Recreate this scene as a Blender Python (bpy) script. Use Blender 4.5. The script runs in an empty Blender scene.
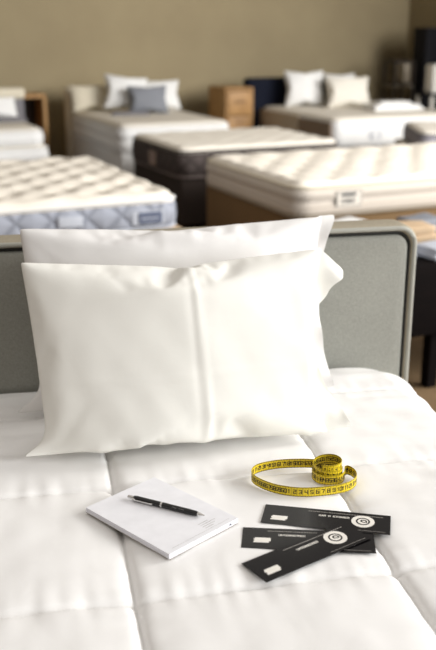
import bpy, bmesh, math, random
from mathutils import Vector, Matrix, noise
PI = math.pi
random.seed(5)
S = bpy.context.scene
COL = S.collection

# ------------------------------------------------------------------ helpers
def lin(r, g, b):
    f = lambda c: (c/255/12.92) if c/255 <= .04045 else ((c/255+.055)/1.055)**2.4
    return (f(r), f(g), f(b), 1)

def link(o, parent=None):
    COL.objects.link(o)
    if parent is not None: o.parent = parent
    return o

def mobj(name, V, F, mat=None, parent=None, smooth=True, uv=None, fix=False, sharp=0):
    me = bpy.data.meshes.new(name)
    me.from_pydata([tuple(v) for v in V], [], F)
    if uv:
        l = me.uv_layers.new(name='UVMap')
        for lp in me.loops: l.data[lp.index].uv = uv[lp.vertex_index]
    if fix:
        b = bmesh.new(); b.from_mesh(me); bmesh.ops.recalc_face_normals(b, faces=b.faces); b.to_mesh(me); b.free()
    if smooth: me.polygons.foreach_set('use_smooth', [True]*len(me.polygons))
    if smooth and sharp: me.set_sharp_from_angle(angle=math.radians(sharp))
    if mat: me.materials.append(mat)
    me.update()
    return link(bpy.data.objects.new(name, me), parent)

def bmobj(name, bm, mat=None, parent=None, smooth=True):
    me = bpy.data.meshes.new(name); bm.normal_update(); bm.to_mesh(me); bm.free()
    if smooth:
        me.polygons.foreach_set('use_smooth', [True]*len(me.polygons)); me.set_sharp_from_angle(angle=math.radians(50))
    if mat: me.materials.append(mat)
    return link(bpy.data.objects.new(name, me), parent)

def empty(name, loc, rz=0):
    o = bpy.data.objects.new(name, None); o.empty_display_size = .05
    o.location = loc; o.rotation_euler = (0, 0, rz); return link(o)

def tag(o, label, cat, group=None, kind=None):
    o['label'] = label; o['category'] = cat
    if group: o['group'] = group
    if kind: o['kind'] = kind
    return o

def add_box(bm, lo, hi, bev=0, seg=3):
    r = bmesh.ops.create_cube(bm, size=1)
    vs = r['verts']
    for v in vs:
        v.co = Vector([(lo[i]+hi[i])/2 + v.co[i]*(hi[i]-lo[i]) for i in range(3)])
    if bev:
        es = {e for v in vs for e in v.link_edges}
        bmesh.ops.bevel(bm, geom=list(es), offset=bev, segments=seg, profile=.6, affect='EDGES')

def box(name, lo, hi, mat, parent=None, bev=.01, seg=3):
    bm = bmesh.new(); add_box(bm, lo, hi, bev, seg)
    o = bmobj(name, bm, mat, parent, True)
    return o

def lathe(name, prof, mat, parent=None, seg=24, axis='Z'):
    """prof: list of (radius, z)"""
    V=[];F=[]
    for r, z in prof:
        for k in range(seg):
            a = 2*PI*k/seg
            p = (r*math.cos(a), r*math.sin(a), z)
            if axis == 'X': p = (z, r*math.cos(a), r*math.sin(a))
            V.append(p)
    n = len(prof)
    for i in range(n-1):
        for k in range(seg):
            F.append((i*seg+k, i*seg+(k+1)%seg, (i+1)*seg+(k+1)%seg, (i+1)*seg+k))
    F.append(tuple(range(seg-1, -1, -1))); F.append(tuple(range((n-1)*seg, n*seg)))
    return mobj(name, V, F, mat, parent, sharp=50)

def tube(name, pts, r, mat, parent=None, seg=8, closed=False):
    pts = [Vector(p) for p in pts]; n = len(pts); V=[]; F=[]
    for i, p in enumerate(pts):
        if closed: t = pts[(i+1) % n]-pts[i-1]
        else: t = pts[min(i+1, n-1)]-pts[max(i-1, 0)]
        t.normalize()
        ref = Vector((0, 0, 1)) if abs(t.z) < .9 else Vector((0, 1, 0))
        a = t.cross(ref).normalized(); b = a.cross(t)
        for k in range(seg):
            q = 2*PI*k/seg
            V.append(p + (a*math.cos(q)+b*math.sin(q))*r)
    m = n if closed else n-1
    for i in range(m):
        j = (i+1) % n
        for k in range(seg):
            F.append((i*seg+k, i*seg+(k+1)%seg, j*seg+(k+1)%seg, j*seg+k))
    if not closed:
        F.append(tuple(range(seg-1, -1, -1))); F.append(tuple(range((n-1)*seg, n*seg)))
    return mobj(name, V, F, mat, parent)

def n3(x, y, z=0.): return noise.noise(Vector((x, y, z)))

# ------------------------------------------------------------------ materials
class NT:
    def __init__(s, name, rough=.8, spec=.3):
        s.m = bpy.data.materials.new(name); s.m.use_nodes = True
        s.t = s.m.node_tree; s.b = s.t.nodes['Principled BSDF']
        s.b.inputs['Roughness'].default_value = rough
        s.b.inputs['Specular IOR Level'].default_value = spec
    def n(s, typ, **kw):
        x = s.t.nodes.new(typ)
        for k, v in kw.items():
            if k in x.inputs: x.inputs[k].default_value = v
            else: setattr(x, k, v)
        return x
    def l(s, a, b): s.t.links.new(a, b)
    def coord(s, which='Object', scale=(1, 1, 1), rot=(0, 0, 0)):
        c = s.n('ShaderNodeTexCoord'); m = s.n('ShaderNodeMapping')
        m.inputs['Scale'].default_value = scale; m.inputs['Rotation'].default_value = rot
        s.l(c.outputs[which], m.inputs['Vector']); return m.outputs['Vector']
    def ramp(s, fac, stops, interp='LINEAR'):
        r = s.n('ShaderNodeValToRGB'); e = r.color_ramp.elements; r.color_ramp.interpolation = interp
        while len(e) < len(stops): e.new(.5)
        for el, (p, c) in zip(e, stops): el.position = p; el.color = c
        s.l(fac, r.inputs['Fac']); return r.outputs['Color']
    def bump(s, h, strength=.3, dist=.01, chain=None):
        b = s.n('ShaderNodeBump'); b.inputs['Strength'].default_value = strength
        b.inputs['Distance'].default_value = dist; s.l(h, b.inputs['Height'])
        if chain: s.l(chain, b.inputs['Normal'])
        s.l(b.outputs['Normal'], s.b.inputs['Normal']); return b.outputs['Normal']

def plain(name, col, rough=.6, spec=.4, metal=0):
    m = NT(name, rough, spec); m.b.inputs['Metallic'].default_value = metal
    v = m.coord('Object', (40, 40, 40)); nz = m.n('ShaderNodeTexNoise', Scale=1.0); m.l(v, nz.inputs['Vector'])
    c2 = tuple(min(1, c*.93) for c in col[:3])+(1,)
    m.l(m.ramp(nz.outputs['Fac'], [(.3, c2), (.7, col)]), m.b.inputs['Base Color'])
    return m.m

def fabric(name, col, col2=None, scale=900, bump=.25, rough=.9, mottled=6, sheen=.0):
    m = NT(name, rough, .15)
    col2 = col2 or tuple(c*.9 for c in col[:3])+(1,)
    v = m.coord('Object')
    va = m.coord('Object', (90, 90, 520)); vb = m.coord('Object', (520, 520, 90))
    w1 = m.n('ShaderNodeTexNoise', Scale=1.0, Detail=3); m.l(va, w1.inputs['Vector'])
    w2 = m.n('ShaderNodeTexNoise', Scale=1.0, Detail=3); m.l(vb, w2.inputs['Vector'])
    nz = m.n('ShaderNodeTexNoise', Scale=mottled, Detail=6); m.l(v, nz.inputs['Vector'])
    fn = m.n('ShaderNodeTexNoise', Scale=scale*.45, Detail=2); m.l(v, fn.inputs['Vector'])
    mx = m.n('ShaderNodeMath', operation='ADD'); m.l(w1.outputs['Fac'], mx.inputs[0]); m.l(w2.outputs['Fac'], mx.inputs[1])
    mm = m.n('ShaderNodeMath', operation='MULTIPLY_ADD'); m.l(fn.outputs['Fac'], mm.inputs[0]); mm.inputs[1].default_value = 1.2
    m.l(mx.outputs[0], mm.inputs[2])
    ad = m.n('ShaderNodeMath', operation='MULTIPLY_ADD'); m.l(nz.outputs['Fac'], ad.inputs[0]); ad.inputs[1].default_value = .22
    sc = m.n('ShaderNodeMath', operation='MULTIPLY'); m.l(mm.outputs[0], sc.inputs[0]); sc.inputs[1].default_value = .24
    m.l(sc.outputs[0], ad.inputs[2])
    m.l(m.ramp(ad.outputs[0], [(.28, col2), (.66, col)]), m.b.inputs['Base Color'])
    m.bump(mm.outputs[0], bump, .0006)
    if sheen: m.b.inputs['Sheen Weight'].default_value = sheen
    return m.m

def cotton(name, col, wr=.25, fine=True):
    m = NT(name, .75, .2)
    v = m.coord('Object')
    nz = m.n('ShaderNodeTexNoise', Scale=14, Detail=5, Distortion=.6); m.l(v, nz.inputs['Vector'])
    fn = m.n('ShaderNodeTexNoise', Scale=700, Detail=1); m.l(v, fn.inputs['Vector'])
    c2 = tuple(c*.97 for c in col[:3])+(1,)
    m.l(m.ramp(nz.outputs['Fac'], [(.3, c2), (.7, col)]), m.b.inputs['Base Color'])
    ad = m.n('ShaderNodeMath', operation='MULTIPLY_ADD'); m.l(fn.outputs['Fac'], ad.inputs[0]); ad.inputs[1].default_value = .03
    m.l(nz.outputs['Fac'], ad.inputs[2])
    m.bump(ad.outputs[0], wr, .006)
    return m.m

def quilt_side(name, col, line, scale=(1, 1, 1), bump=.9):
    """diamond quilting over the side panel, laid out in the panel's own UVs (metres)"""
    m = NT(name, .8, .2)
    a = m.coord('UV', scale, (0, 0, math.radians(45)))
    w1 = m.n('ShaderNodeTexWave', Scale=2.6, bands_direction='X', wave_profile='SIN'); m.l(a, w1.inputs['Vector'])
    w2 = m.n('ShaderNodeTexWave', Scale=2.6, bands_direction='Y', wave_profile='SIN'); m.l(a, w2.inputs['Vector'])
    mn = m.n('ShaderNodeMath', operation='MINIMUM'); m.l(w1.outputs['Fac'], mn.inputs[0]); m.l(w2.outputs['Fac'], mn.inputs[1])
    pw = m.n('ShaderNodeMath', operation='POWER'); m.l(mn.outputs[0], pw.inputs[0]); pw.inputs[1].default_value = .35
    m.l(m.ramp(pw.outputs[0], [(.2, line), (.6, col)]), m.b.inputs['Base Color'])
    m.bump(pw.outputs[0], bump, .012)
    return m.m

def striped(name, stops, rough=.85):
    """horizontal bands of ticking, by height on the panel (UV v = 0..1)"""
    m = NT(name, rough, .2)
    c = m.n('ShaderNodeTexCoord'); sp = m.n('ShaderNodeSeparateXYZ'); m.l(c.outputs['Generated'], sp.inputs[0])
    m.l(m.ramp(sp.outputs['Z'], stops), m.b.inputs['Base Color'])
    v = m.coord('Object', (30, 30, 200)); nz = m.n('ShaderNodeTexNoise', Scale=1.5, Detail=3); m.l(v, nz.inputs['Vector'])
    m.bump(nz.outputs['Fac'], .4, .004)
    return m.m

def wood(name, c1, c2, scale=(2, 2, 14), rough=.5, spec=.35):
    m = NT(name, rough, spec)
    v = m.coord('Object', scale)
    nz = m.n('ShaderNodeTexNoise', Scale=2.5, Detail=8, Distortion=1.2); m.l(v, nz.inputs['Vector'])
    m.l(m.ramp(nz.outputs['Fac'], [(.3, c1), (.7, c2)]), m.b.inputs['Base Color'])
    m.bump(nz.outputs['Fac'], .1, .003)
    return m.m

M = {}
M['pillow_front'] = cotton('ivory_cotton', (.85, .838, .785, 1), .10)
M['pillow_back'] = cotton('white_cotton', (.82, .805, .79, 1), .10)
M['quilt'] = cotton('quilt_cotton', (.855, .845, .83, 1), .12)
M['mattress_white'] = cotton('mattress_cover', (.8, .8, .78, 1), .1)
M['headboard'] = fabric('greige_linen', lin(166, 166, 158), lin(128, 128, 121), 900, .5, .95)
M['headboard_trim'] = fabric('greige_linen_trim', lin(172, 163, 144), lin(140, 132, 116), 900, .5, .95)
M['piping_dark'] = fabric('piping_cord', lin(60, 60, 58), None, 900)
M['piping_light'] = fabric('piping_pale', lin(172, 171, 162), None, 900)
M['black_plastic'] = plain('black_lacquer', (.010, .010, .011, 1), .22, .5)
M['chrome'] = plain('chrome', (.75, .74, .72, 1), .18, .5, 1)
M['grey_print'] = plain('grey_print', lin(150, 150, 152), .7)
M['silver_print'] = plain('silver_print', lin(140, 140, 140), .4)
M['dark_wood'] = wood('dark_stained_wood', lin(10, 7, 7), lin(17, 12, 11), rough=.8, spec=.06)
M['oak'] = wood('oak', lin(150, 112, 66), lin(178, 138, 88), (6, 6, 1.5))
M['oak_dark'] = wood('oak_side', lin(118, 86, 50), lin(140, 104, 62), (6, 6, 1.5))
M['navy'] = fabric('navy_fabric', lin(24, 28, 42), lin(16, 19, 30), 400)
M['cream'] = fabric('cream_fabric', lin(226, 218, 198), lin(208, 200, 180), 400)
M['white_fab'] = cotton('white_linen', (.82, .82, .81, 1), .15)
M['offwhite'] = fabric('offwhite_fabric', lin(236, 232, 222), lin(224, 219, 208), 300)
M['bluegrey'] = fabric('blue_grey_fabric', lin(138, 141, 148), lin(116, 119, 126), 300)
M['greyfab'] = fabric('grey_fabric', lin(132, 130, 134), lin(112, 110, 114), 300)
M['palegrey'] = fabric('pale_grey_fabric', lin(196, 200, 208), lin(176, 180, 190), 300)
M['beigefab'] = fabric('beige_fabric', lin(205, 180, 150), lin(185, 160, 130), 300)
M['tan_base'] = fabric('tan_base_fabric', lin(122, 98, 70), lin(104, 84, 58), 300)
M['taupe_dark'] = fabric('dark_taupe_fabric', lin(66, 58, 54), lin(54, 47, 44), 300)
M['black_mat'] = plain('black_matt', (.006, .006, .009, 1), .7, .2)
M['white_mat'] = plain('white_lacquer', lin(225, 222, 214), .5)
M['greige_mat'] = plain('greige_lacquer', lin(150, 140, 124), .6)

# tape yellow
M['tape'] = plain('yellow_vinyl', lin(228, 200, 30), .38, .5)
M['ink'] = plain('black_ink', (.02, .016, .01, 1), .5, .3)
M['brass'] = plain('brass', lin(200, 165, 90), .3, .5, 1)
# glossy black card
M['card'] = plain('black_gloss_card', lin(15, 13, 14), .16, .22)
M['card_white'] = plain('card_white_print', lin(236, 232, 224), .35, .4)
M['card_grey'] = plain('card_grey_print', lin(150, 146, 140), .35, .4)
M['paper'] = plain('white_paper', (.83, .83, .86, 1), .8, .2)

def paper_block():
    m = NT('page_edges', .85, .15)
    v = m.coord('Object', (1, 1, 1)); w = m.n('ShaderNodeTexWave', Scale=180, Distortion=2., bands_direction='Z'); m.l(v, w.inputs['Vector'])
    m.l(m.ramp(w.outputs['Fac'], [(.1, (.62, .62, .68, 1)), (.6, (.84, .84, .88, 1))]), m.b.inputs['Base Color'])
    m.bump(w.outputs['Fac'], .3, .0005); return m.m
M['pages'] = paper_block()
M['board'] = plain('grey_board', lin(150, 140, 128), .8, .2)

def wallmat(name, c1, c2):
    m = NT(name, .92, .1); v = m.coord('Object')
    nz = m.n('ShaderNodeTexNoise', Scale=1.2, Detail=7, Roughness=.6); m.l(v, nz.inputs['Vector'])
    fn = m.n('ShaderNodeTexNoise', Scale=60, Detail=4); m.l(v, fn.inputs['Vector'])
    m.l(m.ramp(nz.outputs['Fac'], [(.3, c1), (.7, c2)]), m.b.inputs['Base Color'])
    m.bump(fn.outputs['Fac'], .15, .004); return m.m
M['wall'] = wallmat('ochre_grey_plaster', lin(150, 137, 110), lin(162, 149, 120))
def carpet():
    m = NT('carpet', .98, .05); v = m.coord('Object')
    nz = m.n('ShaderNodeTexNoise', Scale=3, Detail=8); m.l(v, nz.inputs['Vector'])
    fn = m.n('ShaderNodeTexNoise', Scale=400, Detail=3); m.l(v, fn.inputs['Vector'])
    m.l(m.ramp(nz.outputs['Fac'], [(.3, lin(112, 92, 68)), (.7, lin(132, 110, 84))]), m.b.inputs['Base Color'])
    m.bump(fn.outputs['Fac'], .6, .006); return m.m
M['carpet'] = carpet()

# ------------------------------------------------------------------ pillow by cloth inflation
def sim_pillow(w, h, nx, ny, flr=0, press=1.2, frames=28, bend=.3, t0=.01):
    V=[];F=[];UV=[];idx={}
    def add(x, y, z, u, v): V.append((x, y, z)); UV.append((u, v)); return len(V)-1
    for j in range(ny+1):
        for i in range(nx+1):
            x=(i/nx-.5)*w; y=(j/ny-.5)*h; e = i in (0, nx) or j in (0, ny)
            k=16*(i/nx)*(1-i/nx)*(j/ny)*(1-j/ny)
            idx[i,j,0]=add(x, y, 0 if e else t0*(.3+k), i/nx, j/ny)
            idx[i,j,1]=idx[i,j,0] if e else add(x, y, -t0*(.3+k), i/nx, j/ny)
    for j in range(ny):
        for i in range(nx):
            F.append((idx[i,j,0], idx[i+1,j,0], idx[i+1,j+1,0], idx[i,j+1,0]))
            F.append((idx[i,j,1], idx[i,j+1,1], idx[i+1,j+1,1], idx[i+1,j,1]))
    nb=len(V)
    side=[0]*nb
    for j in range(ny+1):
        for i in range(nx+1):
            side[idx[i,j,1]]=-1; side[idx[i,j,0]]=1
    if flr:
        nk=max(2, round(flr/(w/nx))); prev=[idx[nx,j,0] for j in range(ny+1)]
        for k in range(1, nk+1):
            cur=[add(w/2+flr*k/nk, (j/ny-.5)*h, .002*math.sin(j*.9)*k/nk, 1+k/nk*.1, j/ny) for j in range(ny+1)]
            for j in range(ny): F.append((prev[j], cur[j], cur[j+1], prev[j+1]))
            prev=cur
    side += [0]*(len(V)-nb)
    me=bpy.data.meshes.new('p'); me.from_pydata(V, [], F)
    o=bpy.data.objects.new('p', me); COL.objects.link(o)
    vg=o.vertex_groups.new(name='body'); vg.add(list(range(nb)), 1.0, 'REPLACE')
    md=o.modifiers.new('c', 'CLOTH'); s=md.settings
    s.quality=8; s.mass=.15; s.air_damping=2
    s.tension_stiffness=s.compression_stiffness=20; s.shear_stiffness=8; s.bending_stiffness=bend
    s.tension_damping=s.compression_damping=s.shear_damping=5
    s.use_pressure=True; s.uniform_pressure_force=press; s.vertex_group_pressure='body'
    s.effector_weights.gravity=0
    md.collision_settings.use_collision=False
    md.point_cache.frame_end=frames+1
    for f in range(1, frames+1): S.frame_set(f)
    ev=o.evaluated_get(bpy.context.evaluated_depsgraph_get())
    P=[v.co.copy() for v in ev.data.vertices]
    bpy.data.objects.remove(o); bpy.data.meshes.remove(me)
    S.frame_set(1)
    return P, F, UV, side

# ------------------------------------------------------------------ camera
cam = bpy.data.cameras.new('camera'); cam.sensor_fit = 'VERTICAL'; cam.sensor_height = 36; cam.sensor_width = 24
cam.lens = 36*920/650; cam.clip_start = .05
co = link(bpy.data.objects.new('camera', cam)); co.location = (0, 0, 1.40); co.rotation_euler = (math.radians(90-18), 0, 0)
cam.dof.use_dof = True; cam.dof.focus_distance = 1.60; cam.dof.aperture_fstop = 3.5
S.camera = co

# ------------------------------------------------------------------ setting
RA = math.radians(24)                       # the showroom's own axes
def R(a, ox, oy, x, y): return (ox+x*math.cos(a)-y*math.sin(a), oy+x*math.sin(a)+y*math.cos(a))
def struct(o): o['kind'] = 'structure'; return o
WO = (-1.5, 9.55)                            # a point on the back wall
bm = bmesh.new(); add_box(bm, (-9, -9, -.1), (12, 14, 0)); struct(bmobj('floor', bm, M['carpet'], smooth=False))
bm = bmesh.new(); add_box(bm, (-7, 0, 0), (4.05, .15, 3.3))
wb = struct(bmobj('wall_back', bm, M['wall'], smooth=False)); wb.location = (WO[0], WO[1], 0); wb.rotation_euler = (0, 0, RA)
bm = bmesh.new(); add_box(bm, (4.05, -4.6, 0), (4.2, .15, 3.3))  # unseen near stretch lengthened to keep the second light off the far corner
wr = struct(bmobj('wall_right', bm, M['wall'], smooth=False)); wr.location = (WO[0], WO[1], 0); wr.rotation_euler = (0, 0, RA)
bm = bmesh.new(); add_box(bm, (-7, -3.6, 3.3), (4.2, .15, 3.4))  # out of view, over the back only; added to darken the back wall
cl = struct(bmobj('ceiling', bm, M['greige_mat'], smooth=False)); cl.location = (WO[0], WO[1], 0); cl.rotation_euler = (0, 0, RA)
bm = bmesh.new(); add_box(bm, (-7, -.018, 0), (4.05, 0, .09), .004)
tb = struct(bmobj('baseboard_back', bm, M['greige_mat'])); tb.location = (WO[0], WO[1], 0); tb.rotation_euler = (0, 0, RA)

# ------------------------------------------------------------------ front bed (own axes u across, v along)
BA = math.radians(11.3)
ZT = .64
def bed_empty(name, u=0, v=0, z=0, rot=0):
    p = R(BA, 0, 0, u, v); return empty(name, (p[0], p[1], z), BA+rot)
UC = .2825; HW = .5825; VF = 1.955
bed = tag(bed_empty('bed'), 'front bed with grey-beige upholstered headboard under the white quilt', 'bed')
# headboard: core, inset front panel, dark groove, pale piping along the front edge
def rrect(u0, u1, z0, z1, r, n=8, bottom=False):
    P=[(u0, z0)]
    for k in range(n+1):
        a=PI-PI/2*k/n; P.append((u0+r+r*math.cos(a), z1-r+r*math.sin(a)))
    for k in range(n+1):
        a=PI/2-PI/2*k/n; P.append((u1-r+r*math.cos(a), z1-r+r*math.sin(a)))
    P.append((u1, z0)); return P
def prism_profile(layers):
    """layers: list of (outline points, v); loft between them and cap both ends"""
    V=[];F=[];n=len(layers[0][0])
    for P, v in layers:
        for u, z in P: V.append((u, v, z))
    for i in range(len(layers)-1):
        for k in range(n):
            F.append((i*n+k, i*n+(k+1)%n, (i+1)*n+(k+1)%n, (i+1)*n+k))
    F.append(tuple(range(n))); F.append(tuple(range((len(layers)-1)*n+n-1, (len(layers)-1)*n-1, -1)))
    return V, F
U0, U1, ZH = UC-HW, UC+HW, .966
def ins(d, r=.045): return rrect(U0+d, U1-d, .06, ZH-d, max(.012, r-d*.6))
L=[]
for d, v in [(.022, VF+.016), (.010, VF+.004), (.004, VF+.004), (.0, VF+.012), (.0, VF+.03), (.001, VF+.075), (.006, VF+.092), (.016, VF+.10)]:
    L.append((ins(d), v))
V, F = prism_profile(L); F.pop(-2)
mobj('headboard', V, F, M['headboard_trim'], bed, fix=True, sharp=50)
hb = bed.children[0]
L=[]
for d, v in [(.027, VF+.03), (.0235, VF+.012), (.026, VF+.004), (.034, VF+.0005), (.05, VF-.001)]:
    L.append((ins(d), v))
L=L[::-1]
V, F = prism_profile(L); F.pop()
mobj('headboard_panel', V, F, M['headboard'], hb, fix=True, sharp=50)
tube('groove', [(u, VF+.013, z) for u, z in ins(.018)], .0045, M['piping_dark'], hb)
tube('piping', [(u, VF+.003, z) for u, z in ins(.008)], .0055, M['piping_light'], hb)
bm = bmesh.new(); add_box(bm, (UC-.505, -.05, .10), (UC+.505, 1.82, .34), .02)
bmobj('base', bm, M['headboard'], bed)
for su in (-1, 1):
    for v in (.05, 1.85):
        lathe('leg', [(.018, 0), (.024, .10)], M['dark_wood'], bed).location = (UC+su*.46, v, 0)

bm = bmesh.new(); add_box(bm, (UC-.505, -.04, .345), (UC+.505, 1.84, .592), .06, 5)
bmobj('mattress', bm, M['mattress_white'], bed)

# quilt
SU = [.103+.384*k for k in range(-2, 4)]
SV = [1.104+.337*k for k in range(-4, 3)]
def dmin(x, L): return min((abs(x-a) for a in L))
def dnear(x, L): return min(((x-a) for a in L), key=abs)
def qh(u, v):
    wu = u + .004*n3(v*6, 3.1); wv = v + .005*n3(u*6, 7.7)
    du = dnear(wu, SU); dv = dnear(wv, SV)
    g = .0065*math.exp(-(abs(du)/.006)) + .006*math.exp(-(abs(dv)/.006))
    soft = .0055*math.exp(-abs(du)/.03) + .005*math.exp(-abs(dv)/.03)
    # puckers across the stitching
    pk = .0034*math.exp(-abs(dv)/.03)*n3(u*45, v*6, 1.3) + .0030*math.exp(-abs(du)/.03)*n3(v*45, u*6, 4.2)
    big = .0028*n3(u*7, v*7, 9.1)+.0008*max(0., n3(u*16+v*4, v*9-u*6, 6.6)) + .0012*n3(u*22, v*18, 2.2)
    # soft folds near the head of the bed and towards the right edge
    k = max(0., min(1., (v-1.5)/.25))
    fold = k*(.006*n3(u*5+v*2, v*26, 5.5))
    kr = max(0., min(1., (u-.52)/.2))
    fold += kr*.003*n3(u*9-v*4, v*30+u*12, 8.4)
    if u < .06:                       # crease that runs in from the left at the pillow's foot
        fold += .004*max(0, min(1, (.06-u)/.1))*(1/(1+math.exp(-(1.585-v)/.006))-.5)
    g += .003*math.exp(-(du/.0045)**2)+.003*math.exp(-(dv/.0045)**2)
    return -g-soft+pk+big+fold+.004
def quilt_point(s, v):
    """s: distance across from the centre line; drapes over the mattress edge"""
    lim = .545; r = .07
    c = .12
    vv = max(0., (v-(VF-c-.004))/c); vv = min(vv, 1.)
    lim -= .11*(1-math.sqrt(max(0, 1-vv*vv)))
    sg = 1 if s >= 0 else -1; a = abs(s)
    h = qh(UC+s, v)
    zdrop = .02*vv**3
    st = lim-r
    if a <= st: x, z, nx_, nz_ = a, ZT, 0, 1
    elif a <= st+r*PI/2:
        t = (a-st)/r; x, z = st+r*math.sin(t), ZT-r+r*math.cos(t); nx_, nz_ = math.sin(t), math.cos(t)
    else:
        x, z, nx_, nz_ = lim+.015*(1-math.exp(-(a-st-r*PI/2)/.1)), ZT-r-(a-st-r*PI/2), 1, 0
    return Vector((UC+sg*(x+nx_*h), v, z+nz_*h-zdrop))
us=[];a=-.80
while a < .80: us.append(a); a += (.02 if a < -.5 else .004)
vs=[];a=-.06
while a < .55: vs.append(a); a += .02
while a < VF-.008: vs.append(a); a += (.0065 if a < .95 else .0042)
V=[quilt_point(s, v) for v in vs for s in us]
nu=len(us)
F=[(j*nu+i, j*nu+i+1, (j+1)*nu+i+1, (j+1)*nu+i) for j in range(len(vs)-1) for i in range(nu-1)]
quilt = mobj('quilt', V, F, M['quilt']); quilt.rotation_euler = (0, 0, BA)
tag(quilt, 'white quilted bedspread with stitched squares covering the front bed', 'quilt')
md = quilt.modifiers.new('thick', 'SOLIDIFY'); md.thickness = .012; md.offset = -1
def W2B(x, y): return (x*math.cos(BA)+y*math.sin(BA), -x*math.sin(BA)+y*math.cos(BA))
def ztop(x, y):
    u, v = W2B(x, y); return ZT+qh(u, v)

# ------------------------------------------------------------------ the two big pillows
def place_pillow(name, data, mat, u, v, z, tilt, yaw, label, crease=False, flange=None, taper=1., sb=.85, stt=.6, ear=.03):
    P, F, UV, side = data
    Q=[]
    ct, st = math.cos(tilt), math.sin(tilt)
    y0 = min(p.y for p, q in zip(P, UV) if q[0] <= 1)
    bot = {round(a*1000): p.y for p, (a, b) in zip(P, UV) if b == 0 and a <= 1}; top = {round(a*1000): p.y for p, (a, b) in zip(P, UV) if b == 1 and a <= 1}
    yb, yt = min(bot.values()), max(top.values())
    edge = {round(b*1000): p for p, (a, b) in zip(P, UV) if a == 1}
    for p, (a, b), sd in zip(P, UV, side):
        x, y, t = p.x, p.y-y0, p.z
        if flange:
            if a > 1:
                e = edge[round(b*1000)]; k = (a-1)/.1
                ext = flange[0](b); x = e.x+ext*k; y = e.y-y0+flange[1](b)*k; t = e.z*(1-.5*k)+.008*k*math.sin(b*23)+.006*k*n3(b*11, k*2, 3)
        eb, et = bot.get(round(a*1000)), top.get(round(a*1000))
        if eb is not None:
            y -= (eb-yb)*sb*(1-b)**1.5; y += (yt-et)*stt*b**2
        w = math.exp(-(a/.09)**2-(b/.10)**2); x -= ear*w; t *= 1-w
        hh = y/.38
        x *= taper+(1-taper)*min(1, max(0, hh))
        if sd > 0 and crease:             # ironed fold lines on the front face
            d = (a-.548+.012*(b-.5)); t += .0032*math.exp(-(d/.007)**2)*(.5+.5*min(1, 4*b)) - .0016*math.exp(-((d+.018)/.010)**2)
            d = (b-.40+.02*(a-.5)); t += .0012*math.exp(-(d/.012)**2)
        if sd:
            k = 16*a*(1-a)*b*(1-b)
            e = 1-min(1, k)
            t += sd*(.003*n3(x*9+3, y*9, sd*4)+.0022*e*n3(x*22, y*22, sd*6.+1))*min(1, 3*k)
            if crease: t += .004*min(1, 2*k)*n3((x+y*.7)*16, (y-x*.7)*5, 11.3)*(1-b)
        # local up is (0, st, ct), facing out is (0, -ct, st)
        X, Y, Z = x, y*st - t*ct, y*ct + t*st
        Q.append(Vector((X, Y, Z)))
    pos = R(BA, 0, 0, u, v)
    rz = BA+yaw
    zb = z
    # rest on the quilt: what would sink in is flattened and pushed outwards
    for i, q in enumerate(Q):
        wp = R(rz, pos[0], pos[1], q.x, q.y)
        fl = ztop(*wp)+.0015-zb
        lim = .045
        if q.z < fl+lim:
            d = (fl+lim-q.z)/lim
            q.z = fl+lim*math.exp(-d)*1.0 if d > 0 else q.z
            q.z = max(q.z, fl)
    o = mobj(name, Q, F, mat, uv=UV)
    o.location = (pos[0], pos[1], zb); o.rotation_euler = (0, 0, rz)
    md = o.modifiers.new('smooth', 'SUBSURF'); md.levels = md.render_levels = 1
    return tag(o, label, 'pillow')
def lerpf(*pts):
    def f(b):
        for (a0, v0), (a1, v1) in zip(pts, pts[1:]):
            if b <= a1:
                t = (b-a0)/(a1-a0); t = t*t*(3-2*t); return v0+(v1-v0)*t
        return pts[-1][1]
    return f
pf = sim_pillow(.605, .388, 72, 50, .05, 1.9, 30, 1.2)
place_pillow('pillow', pf, M['pillow_front'], .255, 1.545, ZT-.004, math.radians(27), 0,
             'front ivory white pillow with a pressed fold line down its middle', True,
             (lerpf((0, .055), (.12, .05), (.35, .022), (.58, .006), (.70, .006), (.80, .030), (.92, .050), (1, .050)), lerpf((0, .012), (.3, .0), (.8, -.015), (1, -.045))), .90, .85, .35, .05)
pb = sim_pillow(.645, .39, 64, 44, .03, 1.3, 30, .5)
place_pillow('pillow', pb, M['pillow_back'], .278, 1.775, ZT-.004, math.radians(13), 0,
             'white pillow standing behind the ivory one, against the headboard', False,
             (lerpf((0, .045), (.5, .018), (.85, .02), (1, .035)), lerpf((0, 0), (1, .002))), .92, .85, .6, .06)

# ------------------------------------------------------------------ things lying on the quilt
def zmax(pts): return max(ztop(*p) for p in pts)
def footprint(c, ang, L, W_, n=10):
    return [R(ang, c[0], c[1], (i/n-.5)*L, (j/n-.5)*W_) for i in range(n+1) for j in range(n+1)]

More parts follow.
